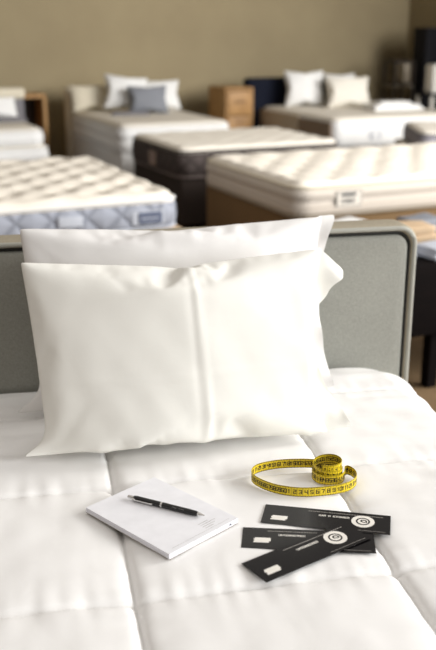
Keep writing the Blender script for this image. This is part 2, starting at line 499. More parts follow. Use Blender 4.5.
# notepad
pa = math.radians(-44.4); pc = (-.0915, 1.3155)
pz = zmax(footprint(pc, pa, .20, .149))+.0002
pad = tag(empty('notepad', (pc[0], pc[1], pz), pa), 'white notepad lying on the quilt with a black pen on top', 'notepad')
bm = bmesh.new(); add_box(bm, (-.1, -.0745, 0), (.1, .0745, .0012), .0004, 1); bmobj('backing_board', bm, M['board'], pad, False)
bm = bmesh.new(); add_box(bm, (-.0998, -.0743, .0012), (.0998, .0743, .0095)); bmobj('page_block', bm, M['pages'], pad, False)
bm = bmesh.new(); add_box(bm, (-.0998, -.0743, .0095), (.0998, .0743, .0098)); ts = bmobj('top_sheet', bm, M['paper'], pad, False)
def quads(name, Q, mat, parent): # list of 4-point lists
    V=[];F=[]
    for q in Q:
        F.append(tuple(range(len(V), len(V)+len(q)))); V += q
    return mobj(name, V, F, mat, parent, False)
def rect(x0, y0, x1, y1, z): return [(x0, y0, z), (x1, y0, z), (x1, y1, z), (x0, y1, z)]
PT = .0099
Q=[]
for k, (yy, l) in enumerate([(.030, .020), (.036, .030), (.042, .024), (.049, .016)]):
    x = .069+.0052*k
    y=-.0743+.09
    while y < -.0743+.09+l:
        d=.0016+.0014*random.random(); Q.append(rect(x, y, x+.0011, y+d, PT)); y += d+.0007
y=-.06
while y < .06: Q.append(rect(.0905, y, .0910, y+.004, PT)); y += .0044
quads('printed_lines', Q, M['card_grey'], ts)
quads('edge_mark', [[(.1, .055, .004), (.1, .0585, .004), (.1, .0585, .0066), (.1, .055, .0066)],
                    [(.1002, .055, .004), (.1002, .0585, .004), (.1002, .0585, .0066), (.1002, .055, .0066)]], M['navy'], pad)

# pen: tip towards the right
p1 = Vector((-.149, 1.361)); p2 = Vector((-.021, 1.298)); d = p2-p1
pen_ang = math.atan2(d.y, d.x); PL = d.length; mid = (p1+p2)/2
PR = .0046
pen = tag(empty('ballpoint_pen', (mid.x, mid.y, pz+PT+PR), pen_ang), 'black ballpoint pen with chrome clip and tip lying on the notepad', 'pen')
h = PL/2
lathe('barrel', [(.0038, -h+.012), (.0045, -h+.016), (PR, -.012), (PR, -.0085)], M['black_plastic'], pen, 24, 'X')
lathe('grip', [(PR, -.0055), (PR, h-.03), (.0042, h-.016), (.0036, h-.0125)], M['black_plastic'], pen, 24, 'X')
lathe('ring', [(PR*1.04, -.0085), (PR*1.06, -.007), (PR*1.04, -.0055)], M['chrome'], pen, 24, 'X')
lathe('tip', [(.0034, h-.0125), (.0028, h-.008), (.0012, h-.002), (.0004, h)], M['chrome'], pen, 20, 'X')
lathe('push_button', [(.0022, -h), (.0028, -h+.001), (.0028, -h+.010), (.0038, -h+.0115), (.0038, -h+.0125)], M['chrome'], pen, 20, 'X')
bm = bmesh.new()
add_box(bm, (-h+.011, -PR-.0024, -.0012), (-.022, -PR-.0015, .0012), .0003, 1)
add_box(bm, (-h+.011, -PR-.002, -.0014), (-h+.016, -.002, .0014), .0003, 1)
add_box(bm, (-.026, -PR-.0017, -.001), (-.022, -PR+.0002, .001), .0002, 1)
bmobj('clip', bm, M['chrome'], pen)
# lettering along the grip, curved to the barrel
def letters_on_barrel():
    Q=[]; x=.014
    for wlen in (5, 5):
        for k in range(wlen):
            for a0, a1 in random.sample([(0, .2), (.3, .5), (.6, .8), (0, .8)], 2):
                A0 = PI*1.5-(-.9+a0*.6); A1 = PI*1.5-(-.9+a1*.6)
                A0, A1 = (-PI/2+.42+a0*.5), (-PI/2+.42+a1*.5)
                r = PR+.00012
                def P(xx, a): return (xx, r*math.sin(a), r*math.cos(a)) if False else (xx, -r*math.cos(a+PI/2-.0), r*math.sin(a+PI/2))
                w_ = .0005 if a1-a0 > .5 else .0013
                Q.append([P(x, A0), P(x+w_, A0), P(x+w_, A1), P(x, A1)])
            x += .002
        x += .002
    return Q
quads('lettering', letters_on_barrel(), M['silver_print'], pen.children[1])

# cards
FONT = {  # strokes on a 4x6 grid
 'A':[(0,0,2,6),(2,6,4,0),(1,2,3,2)],'B':[(0,0,0,6),(0,6,3,6),(3,6,3,3),(0,3,4,3),(4,3,4,0),(4,0,0,0)],'R':[(0,0,0,6),(0,6,4,6),(4,6,4,3),(4,3,0,3),(1,3,4,0)],
 'M':[(0,0,0,6),(0,6,2,3),(2,3,4,6),(4,6,4,0)],'E':[(4,0,0,0),(0,0,0,6),(0,6,4,6),(0,3,3,3)],'T':[(2,0,2,6),(0,6,4,6)],'H':[(0,0,0,6),(4,0,4,6),(0,3,4,3)],
 'S':[(0,0,4,0),(4,0,4,3),(4,3,0,3),(0,3,0,6),(0,6,4,6)],'U':[(0,6,0,0),(0,0,4,0),(4,0,4,6)],'N':[(0,0,0,6),(0,6,4,0),(4,0,4,6)],
 '0':[(0,0,0,6),(0,6,4,6),(4,6,4,0),(4,0,0,0)],'1':[(1,5,2,6),(2,6,2,0)],'2':[(0,6,4,6),(4,6,4,3),(4,3,0,3),(0,3,0,0),(0,0,4,0)],
 '3':[(0,6,4,6),(4,6,4,0),(4,0,0,0),(1,3,4,3)],'4':[(0,6,0,3),(0,3,4,3),(4,6,4,0)],'5':[(4,6,0,6),(0,6,0,3),(0,3,4,3),(4,3,4,0),(4,0,0,0)],
 '6':[(4,6,0,6),(0,6,0,0),(0,0,4,0),(4,0,4,3),(4,3,0,3)],'7':[(0,6,4,6),(4,6,2,0)],'8':[(0,0,0,6),(0,6,4,6),(4,6,4,0),(4,0,0,0),(0,3,4,3)],
 '9':[(4,3,0,3),(0,3,0,6),(0,6,4,6),(4,6,4,0),(4,0,0,0)],' ':[]}
def stroke_quads(text, x, y, hgt, wt, adv=1.35):
    """2-D stroke quads of a line of text"""
    s = hgt/6; Q=[]
    for ch in text:
        for a, b, c, d_ in FONT[ch]:
            A = Vector((x+a*s, y+b*s)); B_ = Vector((x+c*s, y+d_*s)); t = (B_-A).normalized(); n_ = Vector((-t.y, t.x))*wt/2
            A -= t*wt/2; B_ += t*wt/2
            Q.append([A-n_, B_-n_, B_+n_, A+n_])
        x += 4*s*adv
    return Q
def ring2(cx, cy, r0, r1, n=32):
    return [[Vector((cx+r*math.cos(a), cy+r*math.sin(a))) for r, a in ((r0, 2*PI*k/n), (r1, 2*PI*k/n), (r1, 2*PI*(k+1)/n), (r0, 2*PI*(k+1)/n))] for k in range(n)]
def card(c, ang, z0, z1, text, sx, label, seed, tx, curl=0, show=True):
    L_, W_ = .204, .060
    ob = empty('voucher_card', (c[0], c[1], 0), ang)
    def zc(x, y):
        t = (x/L_+.5)
        return z0+(z1-z0)*t + curl*max(0, .35-t)**2*(1-.5*(y/W_))
    V=[];F=[];n, m=24, 8
    for lay in (0, 1):
        for j in range(m+1):
            for i in range(n+1):
                x=(i/n-.5)*L_; y=(j/m-.5)*W_
                V.append((x, y, zc(x, y)+(.0004 if lay else 0)))
    off=(n+1)*(m+1)
    for j in range(m):
        for i in range(n):
            a=j*(n+1)+i; F.append((a, a+n+1, a+n+2, a+1)); F.append((off+a, off+a+1, off+a+n+2, off+a+n+1))
    for i in range(n):
        F.append((i, i+1, off+i+1, off+i)); a=m*(n+1)+i; F.append((a+1, a, off+a, off+a+1))
    for j in range(m):
        a=j*(n+1); F.append((a+n+1, a, off+a, off+a+n+1)); a=j*(n+1)+n; F.append((a, a+n+1, off+a+n+1, off+a))
    body = mobj('card_sheet', V, F, M['card'], ob, False)
    def lay(name, Q2, mat, dz):
        return quads(name, [[(p.x, p.y, zc(p.x, p.y)+.0004+dz) for p in q] for q in Q2], mat, body)
    # emblem: white disc, dark ring and a curl inside
    ex, ey = .0585, .0035
    e = lay('emblem', ring2(ex, ey, .0, .0185), M['card_white'], .00008)
    g = ring2(ex, ey, .0086, .0112)
    arc = []
    for k in range(14):
        a0, a1 = -.6+k*.28, -.6+(k+1)*.28; r = .0058-.00022*k
        arc.append([Vector((ex+q*math.cos(a), ey+q*math.sin(a))) for q, a in ((r-.0013, a0), (r+.0013, a0), (r+.0013, a1), (r-.0013, a1))])
    arc += [[Vector((ex-.004, ey-.001)), Vector((ex+.003, ey-.0045)), Vector((ex+.004, ey-.0028)), Vector((ex-.003, ey+.001))]]
    lay('emblem_ring', g+arc, M['card'], .00016)
    # white sticker with notched ends
    s = [Vector(p) for p in [(-.088+.0, -.017), (-.064, -.017), (-.064, -.013), (-.0615, -.013), (-.0615, -.003), (-.086, -.003), (-.086, -.0065), (-.088, -.0065), (-.088, -.010), (-.0865, -.010), (-.0865, -.0135), (-.088, -.0135)]]
    sc = Vector((sx[0]+.0747, sx[1]+.010))
    lay('sticker', [[p+sc for p in s]], M['card_white'], .00008)
    # writing
    lay('writing', stroke_quads(text, tx, .0085, .0042, .0010), M['card_white'], .00008)
    rnd = random.Random(seed); Q=[]; x=tx-.018
    while x < .088:
        w_ = .0015+.002*rnd.random(); Q += [[Vector(p) for p in ((x, .0205), (x+w_, .0205), (x+w_, .0223), (x, .0223))]]; x += w_+.0009
    lay('rule_line', [[Vector(p) for p in ((.025, -.0245), (.095, -.0245), (.095, -.0237), (.025, -.0237))]], M['card_grey'], .00008)
    lay('fine_print', Q, M['card_grey'], .00008)
    return tag(ob, label, 'card', 'black voucher cards on the quilt')
c1 = (.1737, 1.310); c2 = (.139, 1.2482); c3 = (.1355, 1.2162)
A1, A2, A3 = math.radians(-11), math.radians(-4.6), math.radians(34.8)
b2 = zmax(footprint(c2, A2, .195, .058)); b1 = zmax(footprint(c1, A1, .204, .06)); b3 = zmax(footprint(c3, A3, .204, .06))
zb = max(b1, b2, b3)
card(c2, A2, b2, zb, 'UNTERNEHMER', (-.0707, -.006), 'black voucher card lying mostly underneath the two other cards', 2, -.045)
card(c1, A1, zb+.0006, zb+.0008, 'BAR M ETHASER', (-.0747, -.010), 'black voucher card farthest back, nearest the yellow tape, emblem at right', 1, -.012)
card(c3, A3, b3+.0014, zb+.0022, 'UNTERNEHMER', (-.0747, -.010), 'black voucher card on top, lying slanted across the other two', 3, -.012, curl=-.0)

# measuring tape
def catmull(P, n=14):
    out=[]
    for i in range(1, len(P)-2):
        for k in range(n):
            t=k/n; p0, p1, p2, p3 = P[i-1:i+3]
            out.append(.5*((2*p1)+(-p0+p2)*t+(2*p0-5*p1+4*p2-p3)*t*t+(-p0+3*p1-3*p2+p3)*t**3))
    return out
CC = Vector((.192, 1.457)); CR = .0265; TW = .0175
pts=[]
# helical coil: starts on top, winds down, leaves at the right
n=150
for k in range(n+1):
    t=k/n; a = math.radians(-120 + 690*t); r = CR*(.90+.12*t)
    zz = TW*.98*(1-max(0, min(1, (t-.25)/.55)))
    pts.append(Vector((CC.x+r*math.cos(a), CC.y+r*math.sin(a), zz)))
# angle at the end: 570 = 210 deg -> continue from the coil's right side instead
pts = [p for p in pts]
loop = [Vector(p) for p in [(.168, 1.432, 0), (.186, 1.4295, 0), (.207, 1.4335, 0), (.2265, 1.4445, 0)]]
# coil ends at its lower left front and runs round the front to the right end of the loop
ctrl = [pts[-8], pts[-1]] + [Vector(p) for p in [(.176, 1.4335, 0), (.193, 1.4285, 0), (.212, 1.4335, 0), (.2215, 1.449, 0), (.2235, 1.464, 0), (.2305, 1.4675, 0), (.2395, 1.452, 0), (.2385, 1.428, 0), (.2205, 1.4055, 0), (.185, 1.3915, 0), (.140, 1.3865, 0), (.098, 1.3985, 0), (.068, 1.424, 0), (.0585, 1.449, 0), (.070, 1.4735, 0), (.104, 1.4895, 0), (.145, 1.4945, 0), (.178, 1.4925, 0), (.20, 1.4875, 0)]]
ctrl.append(ctrl[-1]+(ctrl[-1]-ctrl[-2]))
path = pts[:-1] + catmull(ctrl)[0:]
# resample evenly
res=[path[0]]; step=.0016; acc=0
for a, b in zip(path, path[1:]):
    seg=(b-a).length
    if seg < 1e-6: continue
    while acc+seg >= step*len(res):
        res.append(a.lerp(b, (step*len(res)-acc)/seg))
    acc += seg
path=res
tz = zmax([(p.x, p.y) for p in path if p.z < .004])+.0002
tape = tag(empty('measuring_tape', (CC.x, CC.y, tz), 0), 'yellow measuring tape with black numbers, coiled and looped on the quilt', 'measuring tape')
def frame(s):
    f = max(0, min(len(path)-1.001, s/step)); i=int(f); t=f-i
    p = path[i].lerp(path[i+1], t); d=(path[min(i+2, len(path)-1)]-path[max(i-1, 0)]); d.z=0; d.normalize()
    return Vector((p.x-CC.x, p.y-CC.y, p.z)), Vector((-d.y, d.x, 0))
TL = step*(len(path)-1); TT=.00045
V=[];F=[]
N=len(path)
for i in range(N):
    p, nn = frame(i*step)
    for sgn, zz in ((1, 0), (1, TW), (-1, TW), (-1, 0)): V.append(p+nn*sgn*TT/2+Vector((0, 0, zz)))
for i in range(N-1):
    for k in range(4): F.append((i*4+k, i*4+(k+1)%4, (i+1)*4+(k+1)%4, (i+1)*4+k))
F += [(0, 1, 2, 3), ((N-1)*4+3, (N-1)*4+2, (N-1)*4+1, (N-1)*4)]
ribbon = mobj('ribbon', V, F, M['tape'], tape)
for p in ribbon.data.polygons: p.use_smooth = False
QV=[];QF=[]
def tq(s0, h0, s1, h1, sgn, sh0=None, sh1=None):
    b=len(QV)
    for s, hh in ((s0, h0), (s1, h0), (s1, h1), (s0, h1)):
        p, nn = frame(s); QV.append(p+nn*sgn*(TT/2+.00012)+Vector((0, 0, hh)))
    QF.append((b, b+1, b+2, b+3))
CM=.0097
k=0
while (k+1)*CM < TL:
    s=k*CM
    for sgn in (1, -1):
        tq(s, 0.0002, s+.0005, TW-.0002, sgn)
        tq(s, .0002, s+CM, .0010, sgn); tq(s, TW-.0010, s+CM, TW-.0002, sgn)
        for q in (2, 4, 5, 6, 8):
            hh = .0028 if q == 5 else .0019
            tq(s+CM*q/10, .0002, s+CM*q/10+.00042, hh, sgn); tq(s+CM*q/10, TW-hh, s+CM*q/10+.00042, TW-.0002, sgn)
        num = str(60-k % 60) if sgn > 0 else str(1+k % 60)
        wd = len(num)*.0038-.001
        for q in stroke_quads(num, 0, 0, .0064, .0014, 1.25):
            b=len(QV)
            for p2_ in q:
                xx = p2_.x if sgn > 0 else p2_.x
                # the digits run so that they read upright from their own side
                sx_ = s+CM/2+(xx-wd/2)*(-1 if sgn > 0 else 1)
                p, nn = frame(sx_); QV.append(p+nn*sgn*(TT/2+.00013)+Vector((0, 0, .0056+p2_.y)))
            QF.append((b, b+1, b+2, b+3))
    k += 1
mobj('markings', QV, QF, M['ink'], ribbon, False)
# metal end clip
V=[];F=[]
p, nn = frame(TL-.001); p2, _ = frame(TL-.009)
for q in (p2, p):
    for sgn, zz in ((1, -.0002), (1, TW+.0002), (-1, TW+.0002), (-1, -.0002)): V.append(q+nn*sgn*.0007+Vector((0, 0, zz)))
for k in range(4): F.append((k, (k+1)%4, 4+(k+1)%4, 4+k))
F += [(0, 1, 2, 3), (7, 6, 5, 4)]
mobj('end_clip', V, F, M['brass'], tape, False)

# ------------------------------------------------------------------ showroom mattresses and beds
def rr_loop(x0, y0, x1, y1, r, n=6):
    P=[]
    for cx, cy, a0 in ((x1-r, y0+r, -90), (x1-r, y1-r, 0), (x0+r, y1-r, 90), (x0+r, y0+r, 180)):
        for k in range(n+1):
            a=math.radians(a0+90*k/n); P.append((cx+r*math.cos(a), cy+r*math.sin(a)))
    return P
def densify(P, step=.05):
    out=[]
    for i, p in enumerate(P):
        q=P[(i+1) % len(P)]; d=math.hypot(q[0]-p[0], q[1]-p[1]); m=max(1, int(d/step))
        for k in range(m): out.append((p[0]+(q[0]-p[0])*k/m, p[1]+(q[1]-p[1])*k/m))
    return out
def side_panel(name, x0, y0, x1, y1, r, prof, mat, parent):
    """prof: list of (outward offset, z)"""
    V=[];F=[];UV=[]
    base=densify(rr_loop(x0, y0, x1, y1, r)); n=len(base)
    cum=[0]
    for i in range(n): 
        q=base[(i+1)%n]; cum.append(cum[-1]+math.hypot(q[0]-base[i][0], q[1]-base[i][1]))
    for off, z in prof:
        lp=base
        for i in range(n+1):
            p=lp[i % n]; a=lp[i-1 if i else n-1] if i < n else lp[n-1]; b=lp[(i+1) % n]
            tx_, ty_=b[0]-a[0], b[1]-a[1]; l=math.hypot(tx_, ty_) or 1
            V.append((p[0]+ty_/l*off, p[1]-tx_/l*off, z)); UV.append((cum[i], z))
    m=n+1
    for j in range(len(prof)-1):
        for i in range(n): F.append((j*m+i, j*m+i+1, (j+1)*m+i+1, (j+1)*m+i))
    return mobj(name, V, F, mat, parent, uv=UV)
def top_panel(name, x0, y0, x1, y1, z, crown, mat, parent, tuft=None, edge=.07, res=.025, ins_=.0):
    nx=int((x1-x0)/res); ny=int((y1-y0)/res); V=[]; F=[]
    r=.08
    for j in range(ny+1):
        for i in range(nx+1):
            a=i/nx; b=j/ny
            # denser rows near the rim
            x=x0+(x1-x0)*a; y=y0+(y1-y0)*b
            # pull the corners round
            dx=max(0, abs(x-(x0+x1)/2)-((x1-x0)/2-r)); dy=max(0, abs(y-(y0+y1)/2)-((y1-y0)/2-r))
            if dx > 0 and dy > 0:
                m_=max(dx, dy); l=math.hypot(dx, dy); f=m_/l
                sx_=1 if x > (x0+x1)/2 else -1; sy_=1 if y > (y0+y1)/2 else -1
                x -= sx_*dx*(1-f); y -= sy_*dy*(1-f)
            d=min(x-x0, x1-x, y-y0, y1-y)
            if dx > 0 and dy > 0: d=min(d, r-max(dx, dy))
            t=min(1, max(0, d)/edge); hh=crown*math.sqrt(max(0, 1-(1-t)**2))
            if tuft: hh += tuft(x, y)*min(1, d/.10 if d > 0 else 0)
            V.append((x, y, z-crown+hh))
    for j in range(ny):
        for i in range(nx):
            a=j*(nx+1)+i; F.append((a, a+1, a+nx+2, a+nx+1))
    return mobj(name, V, F, mat, parent)
def tuft_diamond(p, depth, w=.05):
    def f(x, y):
        a=(x+y)/p; b=(x-y)/p
        da=abs(a-round(a))*p*.7; db=abs(b-round(b))*p*.7
        g=math.exp(-(da/.022))*.45+math.exp(-(db/.022))*.45
        pit=math.exp(-(da*da+db*db)/(w*w))
        return -depth*(.45*g+.8*pit)+depth*.25*n3(x*7, y*7, 2.)
    return f
def tuft_grid(px, py, depth):
    def f(x, y):
        row=math.floor(y/py); a=x/px+(.5 if row % 2 else 0); 
        da=abs(a-round(a))*px; b=y/py; db=abs(b-round(b))*py
        return -depth*(.8*math.exp(-(da/.03)**1.3)+.8*math.exp(-(db/.03)**1.3))+depth*.2*n3(x*8, y*8)
    return f
def loop_tube(name, x0, y0, x1, y1, r, z, rad, mat, parent):
    return tube(name, [(x, y, z) for x, y in densify(rr_loop(x0, y0, x1, y1, r))], rad, mat, parent, 8, True)

def mattress(corner, Lx, Ly, z0, z1, label, mats, tuft, crown=.03, rot=RA, r=.09, bulge=.012, pipes=True, group='display mattresses', from_right=False, mid=False):
    """corner: the near corner; the mattress runs Lx to the right (or left) and Ly away"""
    o = tag(empty('mattress', (corner[0], corner[1], z0), rot), label, 'mattress', group)
    x0, x1 = (-Lx, 0) if from_right else (0, Lx)
    H=z1-z0-crown*.8
    n=9
    prof=[(-.03, 0)]+[(bulge*math.sin(PI*k/(n-1))-.012*(k in (0, n-1)), .006+(H-.012)*k/(n-1)) for k in range(n)]+[(-.02, H), (-.07, H)]
    if mid:
        prof=[(-.03, 0), (-.008, .006)]+[(bulge*abs(math.sin(2*PI*k/14)), .006+(H-.012)*k/14) for k in range(1, 14)]+[(-.008, H-.006), (-.07, H)]
    side_panel('side_panel', x0, 0, x1, Ly, r, prof, mats[0], o)
    top_panel('quilted_top', x0+.003, .003, x1-.003, Ly-.003, z1-z0, crown, mats[1], o, tuft)
    if pipes:
        loop_tube('piping', x0, 0, x1, Ly, r, H+.002, .007, mats[2], o)
        loop_tube('piping', x0, 0, x1, Ly, r, .008, .007, mats[3] if len(mats) > 3 else mats[2], o)
    return o
def base_box(corner, Lx, Ly, z0, z1, label, mat, rot=RA, from_right=False, leg_mat=None, inset=.02, group='box springs under the display mattresses'):
    o = tag(empty('box_spring', (corner[0], corner[1], 0), rot), label, 'box spring', group)
    x0, x1 = (-Lx, 0) if from_right else (0, Lx)
    bm=bmesh.new(); add_box(bm, (x0+inset, inset, z0), (x1-inset, Ly-inset, z1), .015); bmobj('box', bm, mat, o)
    for x in (x0+.16, x1-.16):
        for y in (.14, Ly-.14):
            lathe('leg', [(.022, 0), (.03, z0+.004)], leg_mat or M['dark_wood'], o, 16).location=(x, y, 0)
    return o
def patch(name, parent, x0, z0, x1, z1, y, mat, t=.004, bev=.001):
    bm=bmesh.new(); add_box(bm, (x0, y-t, z0), (x1, y, z1), bev, 1); return bmobj(name, bm, mat, parent, False)

white_top = cotton('knit_top_cream', lin(238, 231, 218), .1)
white_top2 = cotton('knit_top_white', lin(240, 234, 222), .1)
# --- left mattress: cream tufted top, blue-grey diamond side
ml_ = mattress((-.19, 4.52), 1.55, 1.50, .445, .635, 'large mattress with blue-grey diamond-quilted side behind the headboard, at left',
    [quilt_side('diamond_blue_grey', lin(158, 162, 173), lin(142, 146, 157), (1, 1, 1)), white_top, M['white_fab'], M['palegrey']], tuft_diamond(.27, .045, .07), .06, from_right=True, bulge=.010)
patch('label', ml_, -.25, .030, -.09, .098, -.008, M['palegrey'])
lb = patch('label', ml_, -.22, .036, -.10, .092, -.013, plain('label_slate', lin(92, 100, 122), .6)); lb['label'] = 'dark slate label'
quads('writing', [[(-.205+.018*k, -.0175, .058), (-.193+.018*k, -.0175, .058), (-.193+.018*k, -.0175, .066), (-.205+.018*k, -.0175, .066)] for k in range(5)], M['palegrey'], lb)
hd = empty('x', (0, 0, 0)); bpy.data.objects.remove(hd)
bm=bmesh.new(); add_box(bm, (-.62, -.022, .05), (-.50, -.006, .10), .006, 2); bmobj('handle', bm, M['palegrey'], ml_)
base_box((-.19, 4.52), 1.55, 1.50, .12, .443, 'beige box spring under the blue-grey sided mattress', M['beigefab'], from_right=True, inset=-.015)

# --- right mattress: taupe striped ticking, label on the long side
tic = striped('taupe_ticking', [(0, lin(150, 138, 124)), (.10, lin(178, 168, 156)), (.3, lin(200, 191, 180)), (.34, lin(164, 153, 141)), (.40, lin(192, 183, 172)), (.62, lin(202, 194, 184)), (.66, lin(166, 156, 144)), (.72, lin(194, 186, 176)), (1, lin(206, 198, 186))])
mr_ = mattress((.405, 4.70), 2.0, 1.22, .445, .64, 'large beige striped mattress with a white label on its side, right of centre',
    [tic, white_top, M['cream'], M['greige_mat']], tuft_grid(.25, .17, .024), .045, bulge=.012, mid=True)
lb = patch('label', mr_, .225, .048, .385, .135, -.009, plain('label_frame', lin(120, 116, 110), .6))
lw = patch('label_face', lb, .231, .053, .379, .130, -.0125, plain('label_ivory', lin(206, 200, 190), .6))
quads('writing', [[(.26, -.0175, .105), (.345, -.0175, .105), (.349, -.0175, .122), (.256, -.0175, .122)]]+
      [[(.262+p.x, -.0175, .072+p.y) for p in q] for q in stroke_quads('ESMER', 0, 0, .016, .0042, 1.5)], plain('label_ink', lin(60, 62, 64), .6), lw)
base_box((.405, 4.70), 2.0, 1.22, .10, .443, 'tan fabric box spring under the beige striped mattress', M['tan_base'], inset=.012)

# --- middle mattress: dark side
md_ = mattress((-.255, 6.15), 1.25, 1.02, .425, .635, 'low mattress with dark grey-brown side and cream top, in the middle row',
    [quilt_side('dark_taupe_quilt', lin(78, 70, 68), lin(58, 52, 50), (1.4, 1.4, 1), .5), white_top2, M['taupe_dark'], plain('piping_mauve', lin(128, 116, 112), .7)], tuft_diamond(.2, .016), .045)
def side_patch(name, parent, y0, z0, y1, z1, x, mat, t=.004):
    bm=bmesh.new(); add_box(bm, (x, y0, z0), (x+t, y1, z1), .001, 1); return bmobj(name, bm, mat, parent, False)
sp_ = side_patch('label', md_, .42, .035, .56, .135, -.016, plain('label_copper', lin(150, 128, 116), .6)); sp_['label'] = 'pale copper label'
base_box((-.255, 6.15), 1.25, 1.02, .10, .423, 'dark taupe box spring under the dark sided mattress', M['taupe_dark'])

# small pillow shape shared by the showroom's pillows
ps = sim_pillow(.62, .58, 22, 20, 0, 1.6, 26, .3)
pl = sim_pillow(.66, .50, 22, 18, 0, 1.6, 26, .3)
def bg_pillow(data, loc, rz, tilt, sc, mat, label, name='pillow', cat='pillow', group='showroom pillows', roll=0):
    P, F, UV, side = data
    y0=min(p.y for p in P)
    ct, st=math.cos(tilt), math.sin(tilt); cr, sr=math.cos(roll), math.sin(roll)
    Q=[]
    for p in P:
        x, y, t=p.x*sc[0], (p.y-y0)*sc[1], p.z*sc[2]
        yc=-y0*sc[1]
        x, y = x*cr-(y-yc)*sr, yc+x*sr+(y-yc)*cr
        Q.append(Vector((x, y*st-t*ct, y*ct+t*st)))
    zmin=min(q.z for q in Q)
    for q in Q: q.z -= zmin
    o=mobj(name, Q, F, mat, uv=UV); o.location=loc; o.rotation_euler=(0, 0, rz)
    m_=o.modifiers.new('smooth', 'SUBSURF'); m_.levels=m_.render_levels=1
    return tag(o, label, cat, group)

# --- back left bed: cream headboard, white mattress on a white base
def BL(x, y): return R(RA, -.80, 7.62, x, y)
c0=BL(0, 0)
bb=tag(empty('bed', (c0[0], c0[1], 0), RA), 'white boxspring bed with cream padded headboard against the back wall, at left', 'bed')
bm=bmesh.new(); add_box(bm, (.01, .01, .10), (1.0-.01, 1.5, .40), .03, 4); bmobj('base', bm, M['white_fab'], bb)
bm=bmesh.new(); add_box(bm, (-.03, 1.52, .08), (1.02, 1.64, .855), .05, 5); bmobj('headboard', bm, M['cream'], bb)
for x in (.12, .88):
    for y in (.12, 1.38): lathe('leg', [(.022, 0), (.03, .105)], M['dark_wood'], bb, 16).location=(x, y, 0)
mw=mattress(c0, 1.0, 1.49, .402, .635, 'white mattress on the bed with the cream headboard', [M['white_fab'], white_top2, M['white_fab'], M['white_fab']], None, .04, mid=True, group='white mattresses by the back wall')
p=BL(.16, 1.27); bg_pillow(pl, (p[0], p[1], .63), RA, math.radians(24), (.62, .55, .8), M['cream'], 'cream pillow at the left end of the cream headboard')
p=BL(.42, 1.04); bg_pillow(ps, (p[0], p[1], .63), RA-.1, math.radians(20), (.70, .60, .9), M['white_fab'], 'white pillow leaning between the cream pillow and the grey-blue cushion', roll=-.12)
p=BL(.80, 1.20); bg_pillow(ps, (p[0], p[1], .63), RA-.15, math.radians(20), (.72, .54, .9), M['white_fab'], 'white pillow half hidden behind the grey-blue cushion')
p=BL(.56, .84); bg_pillow(ps, (p[0], p[1], .63), RA-.05, math.radians(16), (.66, .48, .9), M['bluegrey'], 'grey-blue square cushion standing in front of the white pillows', 'cushion', 'cushion', None)
p=BL(.36, .78)
bm=bmesh.new(); add_box(bm, (-.17, -.05, 0), (.17, .05, .018), .006, 2); add_box(bm, (-.16, -.045, .016), (.15, .04, .03), .006, 2)
o=bmobj('folded_throw', bm, M['greyfab']); o.location=(p[0], p[1], .636); o.rotation_euler=(0, 0, RA-.2)
tag(o, 'flat folded grey throw lying in front of the grey-blue cushion', 'throw')

# --- back right bed: navy headboard, mattress with white front and shade-coloured tan side
def BR(x, y): return R(RA, 1.02, 8.20, x, y)
c0=BR(0, 0)
bb=tag(empty('bed', (c0[0], c0[1], 0), RA), 'bed with dark navy headboard against the back wall, at right', 'bed')
bm=bmesh.new(); add_box(bm, (.01, .01, .10), (1.35, 1.47, .37), .02, 3); bmobj('base', bm, M['palegrey'], bb)
bm=bmesh.new(); add_box(bm, (-.14, 1.47, .05), (1.12, 1.60, .905), .05, 5); bmobj('headboard', bm, M['navy'], bb)
for x in (.12, 1.24):
    for y in (.12, 1.35): lathe('leg', [(.022, 0), (.03, .105)], M['dark_wood'], bb, 16).location=(x, y, 0)
mt=mattress(c0, 1.36, 1.46, .372, .635, 'white mattress with a tan shade-coloured side on the bed with the navy headboard', [M['white_fab'], white_top2, M['white_fab'], M['white_fab']], None, .03, bulge=.004, pipes=False, group='white mattresses by the back wall')
sp_=patch('writing', mt, .36, .07, .37, .13, -.006, M['palegrey'], .003); sp_['label']='pale grey lettering'
quads('writing', [[(.38+p.x, -.010, .07+p.y) for p in q] for q in stroke_quads('E3', 0, 0, .06, .010, 1.5)], M['palegrey'], mt)
bm=bmesh.new(); add_box(bm, (-.014, .045, .01), (.0, .62, .215), .005, 2); o=bmobj('shaded_side', bm, plain('tan_shaded_dark', lin(142, 124, 106), .8, .2), mt); o['label']='darker tan side with shade in its colour'  # beige left side of the mattress, its shade put into the colour
bm=bmesh.new(); add_box(bm, (-.02, .63, .01), (.0, 1.42, .235), .006, 2); o=bmobj('shaded_side', bm, plain('tan_shaded_light', lin(186, 170, 148), .8, .2), mt); o['label']='lighter beige side with shade in its colour'
p=BR(.36, 1.18); bg_pillow(ps, (p[0], p[1], .63), RA-.25, math.radians(15), (.70, .66, .9), M['white_fab'], 'tall white pillow at the left, leaning on the navy headboard')
p=BR(.80, 1.20); bg_pillow(ps, (p[0], p[1], .63), RA-.1, math.radians(18), (.62, .60, .9), M['white_fab'], 'white pillow behind, its corner showing above the front right pillow')
p=BR(.68, .86); bg_pillow(ps, (p[0], p[1], .63), RA-.2, math.radians(20), (.78, .58, .9), M['offwhite'], 'off-white pillow in front, at the right on the navy bed')
p=BR(.94, .50)
t=tag(empty('folded_towel', (p[0], p[1], .636), RA-.1), 'folded white towel lying on the navy bed, right of the pillows', 'towel')
for k, (w_, d_) in enumerate([(.26, .14), (.25, .13), (.18, .10)]):
    bm=bmesh.new(); add_box(bm, (-w_, -d_, .026*k), (w_-.02*k, d_, .026*k+.03), .012, 3); o=bmobj('fold', bm, M['white_fab'], t)

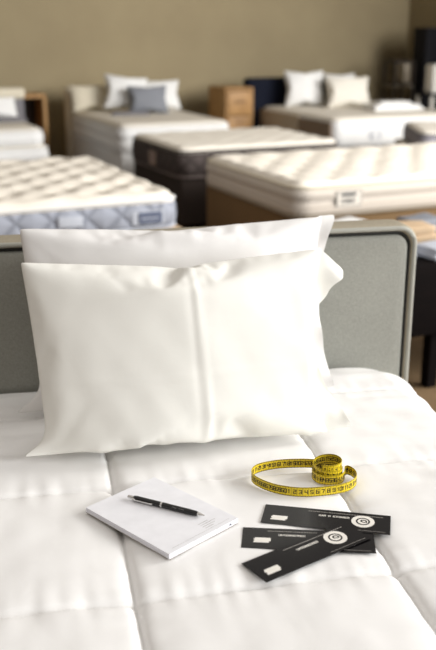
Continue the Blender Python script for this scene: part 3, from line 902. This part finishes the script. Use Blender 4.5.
# --- wooden cabinet between the two back beds
c0=(.075, 9.24)
ct_=tag(empty('cabinet', (c0[0], c0[1], 0), RA), 'light oak bedside cabinet between the cream bed and the navy bed', 'cabinet')
bm=bmesh.new(); add_box(bm, (-.0, 0, .0), (.02, .42, .80), .003, 1); add_box(bm, (.28, 0, 0), (.30, .42, .80), .003, 1)
add_box(bm, (.0, .0, .80), (.30, .42, .825), .004, 1); add_box(bm, (.02, .40, .0), (.28, .42, .80)); add_box(bm, (.02, .02, .06), (.28, .42, .08)); bmobj('body', bm, M['oak'], ct_, False)
bm=bmesh.new(); add_box(bm, (.024, -.012, .56), (.276, .01, .79), .006, 2); dr=bmobj('drawer', bm, M['oak'], ct_)
bm=bmesh.new(); add_box(bm, (.09, -.03, .685), (.21, -.012, .70), .004, 2); bmobj('handle', bm, M['oak_dark'], dr)
bm=bmesh.new(); add_box(bm, (.024, -.008, .09), (.276, .01, .55), .006, 2); dr=bmobj('door', bm, M['oak'], ct_)
bm=bmesh.new(); add_box(bm, (.10, -.024, .50), (.20, -.008, .512), .003, 2); bmobj('handle', bm, M['oak_dark'], dr)

# --- far left bed: two stacked mattresses, padded grey and cream headboard
def FL(x, y): return R(RA, -1.35, 7.45, x, y)
c0=FL(0, 0)
bb=tag(empty('bed', (c0[0], c0[1], 0), RA), 'bed with grey headboard topped by a cream roll, at the far left', 'bed')
bm=bmesh.new(); add_box(bm, (-1.2, .01, .08), (-.01, 1.0, .35), .02, 3); bmobj('base', bm, M['palegrey'], bb)
bm=bmesh.new(); add_box(bm, (-1.2, 1.0, .05), (.04, 1.10, .80), .03, 4); hb2=bmobj('headboard', bm, M['greyfab'], bb)
bm=bmesh.new(); add_box(bm, (-1.21, .97, .785), (.05, 1.13, .885), .045, 5); o=bmobj('headboard_roll', bm, M['cream'], hb2); o['label']='cream padded roll'
for x in (-1.1, -.1):
    for y in (.1, .9): lathe('leg', [(.022, 0), (.03, .085)], M['dark_wood'], bb, 16).location=(x, y, 0)
mattress(c0, 1.2, .97, .352, .495, 'lower white mattress of the stacked pair at the far left', [M['white_fab'], white_top2, M['white_fab'], M['white_fab']], None, .03, from_right=True, pipes=True, group='white mattresses by the back wall')
c1_=FL(-.03, .02)
mattress(c1_, 1.15, .93, .497, .63, 'upper white mattress of the stacked pair at the far left', [M['white_fab'], white_top2, M['white_fab'], M['white_fab']], None, .035, from_right=True, pipes=True, group='white mattresses by the back wall')
p=FL(-.33, .72); bg_pillow(pl, (p[0], p[1], .633), RA, math.radians(30), (.80, .42, .9), M['white_fab'], 'white pillow leaning on the grey and cream headboard at the far left')
p=FL(-.12, .62)
bm=bmesh.new(); add_box(bm, (-.3, -.07, 0), (.08, .07, .02), .008, 2); add_box(bm, (-.28, -.06, .018), (.05, .06, .034), .008, 2)
o=bmobj('folded_throw', bm, M['greyfab']); o.location=(p[0], p[1], .632); o.rotation_euler=(0, 0, RA)
tag(o, 'folded grey throw on the stacked mattresses at the far left', 'throw')
# oak open nightstand beside it
c0=(-1.92, 8.62)
ns=tag(empty('nightstand', (c0[0], c0[1], 0), RA), 'open oak frame nightstand beside the far left bed', 'nightstand')
bm=bmesh.new()
add_box(bm, (0, 0, .0), (.035, .35, .79), .004, 1); add_box(bm, (.325, 0, .0), (.36, .35, .79), .004, 1); add_box(bm, (0, 0, .765), (.36, .35, .80), .004, 1)
bmobj('frame', bm, M['oak'], ns, False)
bm=bmesh.new(); add_box(bm, (.035, .30, .0), (.325, .32, .765)); bmobj('back_panel', bm, M['taupe_dark'], ns, False)
bm=bmesh.new(); add_box(bm, (.035, .01, .28), (.325, .30, .305)); bmobj('shelf', bm, M['oak'], ns, False)

# --- right corner: black cabinet, cube shelf, white box
def WC(x, y): return R(RA, WO[0], WO[1], x, y)
c0=WC(3.60, -.97)
bk=tag(empty('wardrobe', (c0[0], c0[1], 0), RA), 'tall black cabinet in the dark right corner of the room', 'cabinet')
bm=bmesh.new(); add_box(bm, (0, 0, .04), (.42, .22, 1.385), .006, 2); bmobj('body', bm, M['black_mat'], bk)
for x in (.004, .212):
    bm=bmesh.new(); add_box(bm, (x, -.016, .06), (x+.204, .001, 1.37), .004, 2); d_=bmobj('door', bm, M['black_mat'], bk)
    hx=.185 if x < .1 else .235
    tube('handle', [(hx, -.018, .62), (hx, -.034, .63), (hx, -.034, .78), (hx, -.018, .79)], .005, M['black_mat'], d_)
bm=bmesh.new(); add_box(bm, (.02, .02, 0), (.40, .20, .045)); bmobj('plinth', bm, M['black_mat'], bk, False)
# dark frame shelf with two levels
c0=WC(3.27, -.92)
sh=tag(empty('shelf_unit', (c0[0], c0[1], 0), RA), 'open dark frame shelf standing in front of the black cabinet', 'shelf')
bm=bmesh.new()
for x in (0, .235):
    for y in (0, .20): add_box(bm, (x, y, .0), (x+.022, y+.022, 1.03))
for z in (1.03, .80):
    for a_, b_ in (((0, 0, z), (.257, .022, z+.022)), ((0, .20, z), (.257, .222, z+.022)), ((0, 0, z), (.022, .222, z+.022)), ((.235, 0, z), (.257, .222, z+.022))): add_box(bm, a_, b_)
bmobj('frame', bm, plain('brown_black_metal', lin(40, 32, 26), .5), sh, False)
bm=bmesh.new(); add_box(bm, (0, .0, .785), (.257, .222, .80)); bmobj('shelf_board', bm, M['greige_mat'], sh, False)
bm=bmesh.new(); add_box(bm, (0, .0, .40), (.257, .222, .415)); bmobj('shelf_board', bm, M['greige_mat'], sh, False)
p=WC(3.27+.185, -.92+.11)
bm=bmesh.new(); add_box(bm, (-.04, -.07, 0), (.04, .07, .20), .008, 2); o=bmobj('storage_box', bm, M['greige_mat']); o.location=(p[0], p[1], .823); o.rotation_euler=(0, 0, RA)
tag(o, 'beige upright box on the upper level of the dark frame shelf', 'box')
p=WC(3.24, -1.62)
t=tag(empty('side_table', (p[0], p[1], 0), RA), 'small white table with slim legs in front of the black cabinet', 'table')
bm=bmesh.new(); add_box(bm, (0, 0, .735), (.36, .28, .755), .003, 1); bmobj('table_top', bm, M['black_mat'], t, False)
for x in (.01, .32):
    for y in (.01, .24):
        bm=bmesh.new(); add_box(bm, (x, y, 0), (x+.03, y+.03, .737), .003, 1); bmobj('leg', bm, M['white_mat'], t, False)
p=WC(3.39, -1.48)
bm=bmesh.new(); add_box(bm, (-.09, -.07, 0), (.09, .07, .28), .02, 3); o=bmobj('lamp_box', bm, M['white_mat']); o.location=(p[0], p[1], .756); o.rotation_euler=(0, 0, RA)
o.name='canister'
tag(o, 'white upright canister on the small white table by the black cabinet', 'canister')

# --- mattress cut by the right edge, behind the striped one
RG=math.radians(-3)
mg=mattress((1.42, 6.80), 1.4, 1.0, .362, .515, 'taupe lower mattress at the right edge behind the striped mattress', [plain('taupe_side', lin(176, 156, 146), .8, .2), white_top2, M['greige_mat'], M['greige_mat']], None, .02, rot=RG, group='display mattresses')
mattress(R(RG, 1.42, 6.80, .06, .06), 1.3, .88, .518, .66, 'thin grey-sided mattress laid on the taupe one at the right edge', [plain('grey_side', lin(160, 156, 164), .8, .2), white_top2, M['greyfab'], M['greyfab']], None, .03, rot=RG, group='display mattresses')
base_box((1.42, 6.80), 1.4, 1.0, .08, .36, 'taupe box spring at the right edge behind the striped mattress', M['taupe_dark'], rot=RG)

# --- dark bench with fabric samples behind the headboard
def BE(x, y): return R(RA, .60, 3.33, x, y)
c0=BE(0, 0)
be=tag(empty('bench', (c0[0], c0[1], 0), RA), 'dark wooden bench on legs behind the right end of the headboard', 'bench')
bm=bmesh.new(); add_box(bm, (-.1, 0, .24), (1.3, .62, .53), .012, 2); bmobj('box', bm, M['dark_wood'], be)
for x in (-.04, .285, 1.2):
    for y in (.03, .55):
        bm=bmesh.new(); add_box(bm, (x, y, 0), (x+.05, y+.05, .243), .004, 1); bmobj('leg', bm, M['dark_wood'], be, False)
def folded(x, y, w_, d_, hgt, mat, label, a=0, layers=2):
    p=BE(x, y); o=tag(empty('folded_fabric', (p[0], p[1], .531), RA+a), label, 'fabric', 'folded fabrics on the dark bench')
    for k in range(layers):
        V=[];F=[];n=14
        z0=hgt*k/layers; z1=hgt*(k+1)/layers
        bm=bmesh.new(); add_box(bm, (-w_/2+.01*k, -d_/2+.006*k, z0), (w_/2-.012*k, d_/2-.01*k, z1+.004), min(.014, hgt/layers*.45), 3)
        bmesh.ops.subdivide_edges(bm, edges=[e for e in bm.edges if e.calc_length() > .06], cuts=4, use_grid_fill=True)
        for v in bm.verts: v.co.z += .010*n3(v.co.x*9+x*5, v.co.y*9, k)*(1 if v.co.z > z0+.008 else 0)
        bmobj('fold', bm, mat, o)
folded(.10, .20, .26, .24, .05, M['palegrey'], 'pale blue-grey folded fabric nearest the headboard on the dark bench')
folded(.15, .50, .26, .18, .075, M['white_fab'], 'white folded fabric at the back of the dark bench', .25)
folded(.40, .36, .18, .16, .075, M['beigefab'], 'beige folded fabric beside the white one on the dark bench', -.2)
folded(.40, .12, .26, .16, .04, M['palegrey'], 'pale grey folded fabric at the front edge of the dark bench', .1)
folded(.56, .52, .2, .15, .06, M['bluegrey'], 'blue-grey folded fabric at the right end of the dark bench', .1)

# ------------------------------------------------------------------ light
def area(name, loc, target, sx, sy, power, col):
    l=bpy.data.lights.new(name, 'AREA'); l.shape='RECTANGLE'; l.size=sx; l.size_y=sy; l.energy=power; l.color=col
    o=link(bpy.data.objects.new(name, l)); o.location=loc
    d=Vector(target)-Vector(loc); o.rotation_euler=d.to_track_quat('-Z', 'Y').to_euler(); return o
area('window_light', (5.2, -.3, 2.0), (0, 1.7, .7), 3.2, 2.4, 335, (.965, .985, 1))
area('window_light', (6.0, 3.8, 2.9), (0, 8.8, .5), 3.6, 2.4, 720, (1, .98, .95))
w=bpy.data.worlds.new('world'); S.world=w; w.use_nodes=True
bg=w.node_tree.nodes['Background']; bg.inputs['Strength'].default_value=1.0
tc=w.node_tree.nodes.new('ShaderNodeTexCoord'); sx_=w.node_tree.nodes.new('ShaderNodeSeparateXYZ'); rp=w.node_tree.nodes.new('ShaderNodeValToRGB')
w.node_tree.links.new(tc.outputs['Generated'], sx_.inputs[0]); w.node_tree.links.new(sx_.outputs['Z'], rp.inputs['Fac']); w.node_tree.links.new(rp.outputs['Color'], bg.inputs['Color'])
e=rp.color_ramp.elements; e[0].position=0.0; e[0].color=(.20, .172, .145, 1); e[1].position=.75; e[1].color=(.72, .675, .63, 1)

S.view_settings.view_transform='Standard'; S.view_settings.look='None'; S.view_settings.gamma=1; S.view_settings.use_curve_mapping=False
S.view_settings.exposure=-0.10
S.cycles.use_denoising=True
S.cycles.max_bounces=6
